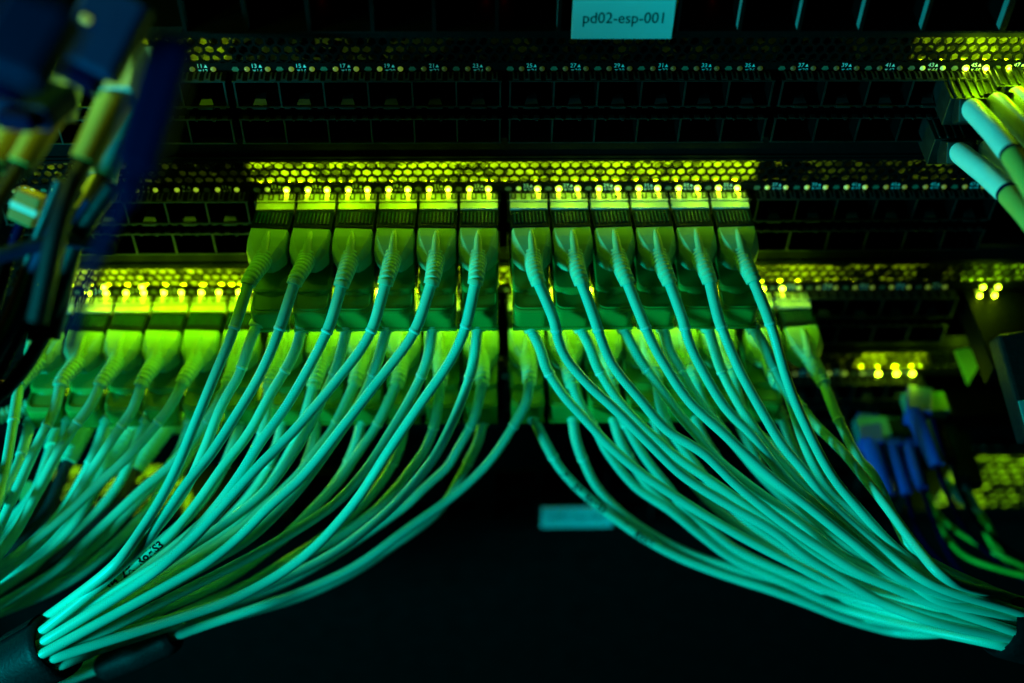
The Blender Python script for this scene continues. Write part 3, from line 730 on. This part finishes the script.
# green cords that hang from the lowest switch's right end
for k, (pts, lab, r) in enumerate((([(925,486),(934,512),(944,534),(965,556),(995,568),(1050,582)], 'bright green cord looping lowest at the right', .85),
                      ([(925,486),(938,514),(958,532),(985,548),(1010,560),(1050,578)], 'bright green cord just above the lowest loop at the right', .8),
                      ([(962,500),(980,520),(992,545),(1005,562),(1040,585)], 'dull green cord falling steeply beside the perforated panel', .95),
                      ([(975,505),(990,528),(1000,552),(1012,568),(1045,588)], 'second dull green cord along the perforated panel edge', .95))):
    cp = spline([at(x, y, -30-6*i) for i, (x, y) in enumerate(pts)], 40)
    root = thing('fibre_cord', lab, 'fibre cord', cp[0], 'green cords at the right'); 
    MB().tube(cp, r, 10).build('jacket', 'green', root, cp[0])
    dd = cp[1]-cp[0]; dd /= np.linalg.norm(dd); MB().tube([cp[0]-dd*9, cp[0]-dd*2, cp[0]+dd*3], [2.0, 1.9, r*1.05], 12).build('boot', 'teal' if k > 1 else 'navy', root, cp[0])
    MB().box(cp[0][0]-2.6, cp[0][0]+2.6, cp[0][1]+4, cp[0][1]+30, cp[0][2]+4, cp[0][2]+9).build('plug_housing', 'collar', root, cp[0], bevel=.4)

# ------------------------------------------------------------------ cords on the fourth switch at the left, seen between the aqua cables
for k, (a, b, c2, lab) in enumerate((((66,418),(52,448),(30,500), 'leftmost pale boot on the fourth switch behind the aqua cables'),
                                ((88,420),(68,462),(40,520), 'pale boot on the fourth switch, second from the left'),
                                ((112,420),(92,470),(60,530), 'pale boot with a green cap on the fourth switch, third from left'),
                                ((136,420),(105,470),(70,530), 'yellow-lit boot on the fourth switch, fourth from left'),
                                ((166,425),(136,470),(108,512), 'ribbed yellow-lit boot with a black cord, fifth from left'),
                                ((200,428),(172,478),(140,520), 'shaded boot on the fourth switch, sixth from left'))):
    Y = -26; p0, p1 = at(*a, Y), at(*b, Y-16); q3 = at(*c2, Y-34)
    root = thing('patch_cable', lab, 'patch cable', p0, 'patch cables on the fourth switch')
    mb = MB(); mb.obox(p0+np.array([0, 22, -7]), p0, AR, 10.6, 8); mb.build('plug_housing', 'housing', root, p0, bevel=.5)
    path = resample(np.array([p0, p1]), 60); MB().tube(path, ribbed(path, 3.6, 2.6, 2.2, .06), 16).build('boot', 'boot', root, p0)
    cp = spline([p1-(p1-p0)*.05, q3, at(c2[0]-70, c2[1]+60, Y-50), at(c2[0]-190, c2[1]+110, Y-56)], 30); MB().tube(cp, 1.9, 12).build('jacket', 'maroon' if k in (1, 4) else 'jacket', root, p0)
# round pale tags low at the left
for (x, y, r, lab) in ((8, 476, 4.6, 'round pale tag with a dark mark low at the left edge'), (28, 492, 4.0, 'oval pale tag beside the round one, low at the left')):
    p = at(x, y, -34); mb = MB(); mb.tube([p, p-AW*1.0], r, 24, flat=.8); o = mb.build('cable_tag', 'yellow', None, p); tag(o, lab, 'cable tag')

# ------------------------------------------------------------------ blurred foreground at the upper left
def slab_plug(label, a, b, w, h, Y, m, pills=(), tail=None, tm='navy'):
    p0, p1 = at(*a, Y), at(*b, Y-12); root = thing('cable_plug', label, 'cable plug', p0, 'blue plugs near the lens at the left')
    mb = MB(); mb.obox(p0, p1, AR, w, h); mb.build('plug_housing', m, root, p0, bevel=1.4)
    d = (p1-p0); mb = MB(); mb.obox(p1-d*.02, p1+d*.22, AR, w*.62, h*.7); mb.build('boot', tm, root, p0, bevel=1.0)
    for x, y in pills:
        q = at(x, y, Y-5); mb = MB(); mb.obox(q-AW*3-AR*.9+AU*.5, q-AW*3+AR*.9-AU*.7, AU, 1.5, .8); mb.build('led_glint', 'mid', root, p0, bevel=.4)  # glowing pills stand in for LED glints from behind the plug
    if tail:
        cp = spline([p1+d*.18, *[at(x, y, Y-14-5*i) for i, (x, y) in enumerate(tail)]], 30); MB().tube(cp, w*.16, 12).build('jacket', tm, root, p0)
    return root
slab_plug('broad navy plug hanging at the right of the blurred cluster', (176, 34), (136, 170), 8, 6, -118, 'navy', tail=[(92, 270), (70, 350)])
slab_plug('teal-blue plug with two yellow LED glimpses painted on near the lens', (126, -8), (86, 70), 14, 7, -64, 'blue', pills=[(91, 22), (77, 37)])
slab_plug('teal-blue plug at the top left corner of the picture', (50, 4), (6, 82), 13, 7, -118, 'blue')
slab_plug('bright blue plug behind the pale boots at the left edge', (52, 92), (20, 118), 14, 6, -70, 'blue')
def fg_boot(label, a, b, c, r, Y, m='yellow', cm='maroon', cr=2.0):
    p0, p1, p2 = at(*a, Y), at(*b, Y-14), at(*c, Y-26)
    root = thing('patch_cable', label, 'patch cable', p0, 'pale boots near the lens at the left')
    mb = MB(); mb.obox(p0+np.array([0, 16, 4]), p0, AR, r*2.5, r*2.2); mb.build('plug_housing', 'shell', root, p0, bevel=.4)
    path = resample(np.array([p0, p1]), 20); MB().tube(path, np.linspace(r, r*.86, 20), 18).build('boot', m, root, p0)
    cp = spline([p1-(p1-p0)*.05, p2, p2+(p2-p1)*1.2+np.array([-2, -3, -12])], 24); MB().tube(cp, cr, 12).build('jacket', cm, root, p0)
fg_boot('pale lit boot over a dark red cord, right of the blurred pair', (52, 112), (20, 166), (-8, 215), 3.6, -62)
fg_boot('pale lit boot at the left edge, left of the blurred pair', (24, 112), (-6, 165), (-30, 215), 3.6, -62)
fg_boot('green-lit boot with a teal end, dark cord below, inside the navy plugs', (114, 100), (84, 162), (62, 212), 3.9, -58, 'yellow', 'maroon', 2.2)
fg_boot('long pale boot right behind the green-lit one', (132, 104), (104, 176), (80, 230), 3.3, -36, 'teal')
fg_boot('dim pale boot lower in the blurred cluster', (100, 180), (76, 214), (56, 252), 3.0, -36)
# orange and teal banded plug
p0, p1 = at(33, 192, -60), at(22, 222, -64); root = thing('banded_plug', 'small orange plug with a pale band near the left edge', 'plug', p0)
MB().obox(p0, p1, AR, 6.5, 5).build('plug_housing', 'orange', root, p0, bevel=.6); mm = (p0+p1)/2
MB().obox(mm-(p1-p0)*.1, mm+(p1-p0)*.12, AR, 7.0, 5.4).build('band', 'white', root, p0, bevel=.3)
cp = spline([p1, at(12, 250, -68), at(-2, 300, -72), at(-20, 350, -74)], 20); MB().tube(cp, 1.3, 10).build('jacket', 'navy', root, p0)
# loose cords on the left edge
for pts, r, m, lab in (([(78,190),(55,225),(34,270),(16,318),(-14,372)], 1.5, 'blue', 'thick bright blue cord running down the left edge'),
                       ([(88,200),(62,240),(42,290),(20,335),(-6,385)], 1.1, 'blue', 'thinner blue cord right of the thick one'),
                       ([(112,186),(80,235),(62,285),(44,335),(10,385),(-24,410)], 2.0, 'velcro', 'thick black cord curving down in front of the leftmost plugs'),
                       ([(60,180),(36,240),(18,290),(2,330),(-20,370)], 1.3, 'maroon', 'dark red cord between the blue cords'),
                       ([(112,248),(86,243),(60,240),(20,250),(-20,262)], 1.8, 'blue', 'blurred blue cord crossing sideways')):
    cp = spline([at(x, y, -66-4*i) for i, (x, y) in enumerate(pts)], 40); o = MB().tube(cp, r, 12).build('loose_cord', m, None, cp[0])
    tag(o, lab, 'cord', 'loose cords at the left edge')
pts = [at(x, y, -52) for x, y in ((14, 205), (4, 240), (-2, 290), (-6, 340), (-14, 400))]  # flat strip added to shade the left plugs from the teal light
cp = spline(np.array(pts)+np.array([-9, 0, 0]), 30); mb = MB()
for i in range(29): pass
vs = []; 
for q_ in cp:
    for y_, x_ in ((-56, 0), (-50, 3), (20, 3), (26, 0), (20, -3), (-50, -3)): vs.append(q_+np.array([x_, y_, 0]))
mb.add(vs, [(i*6+j, i*6+(j+1) % 6, (i+1)*6+(j+1) % 6, (i+1)*6+j) for i in range(29) for j in range(6)], 0, True)
mb.add(vs[:6], [(5, 4, 3, 2, 1, 0)]); mb.add(vs[-6:], [(0, 1, 2, 3, 4, 5)])
tag(mb.build('added_shade_strip', 'velcro', None, cp[0]), 'added dark strip shading the left plugs, along the left edge of the picture', 'light blocker')
p = at(3, 387, -58); o = MB().tube([p, p-AW*3], 2.1, 20).build('cable_tag', 'orange', None, p); tag(o, 'small round orange tag at the left edge', 'cable tag')

# ------------------------------------------------------------------ light
w = bpy.data.worlds.new('World'); scn.world = w; w.use_nodes = True
w.node_tree.nodes['Background'].inputs[0].default_value = (0, .7, .8, 1); w.node_tree.nodes['Background'].inputs[1].default_value = .0012
def area(name, loc, aim, size, power, col):
    l = bpy.data.lights.new(name, 'AREA'); l.shape = 'DISK'; l.size = size*S; l.energy = power; l.color = col
    o = bpy.data.objects.new(name, l); COL.objects.link(o); o.location = Vector([c*S for c in loc])
    o.rotation_euler = (Vector(aim)-Vector(loc)).to_track_quat('-Z', 'Y').to_euler(); return o
area('teal_lamp', (-610, -420, 20), (0, -70, -80), 110, 6.2, (0, .92, 1.0))

scn.view_settings.view_transform = 'Standard'; scn.view_settings.look = 'None'; scn.view_settings.exposure = 0; scn.view_settings.gamma = 1
scn.cycles.use_denoising = True
scn.cycles.max_bounces = 6; scn.cycles.diffuse_bounces = 3; scn.cycles.glossy_bounces = 3
scn.cycles.sample_clamp_indirect = 4
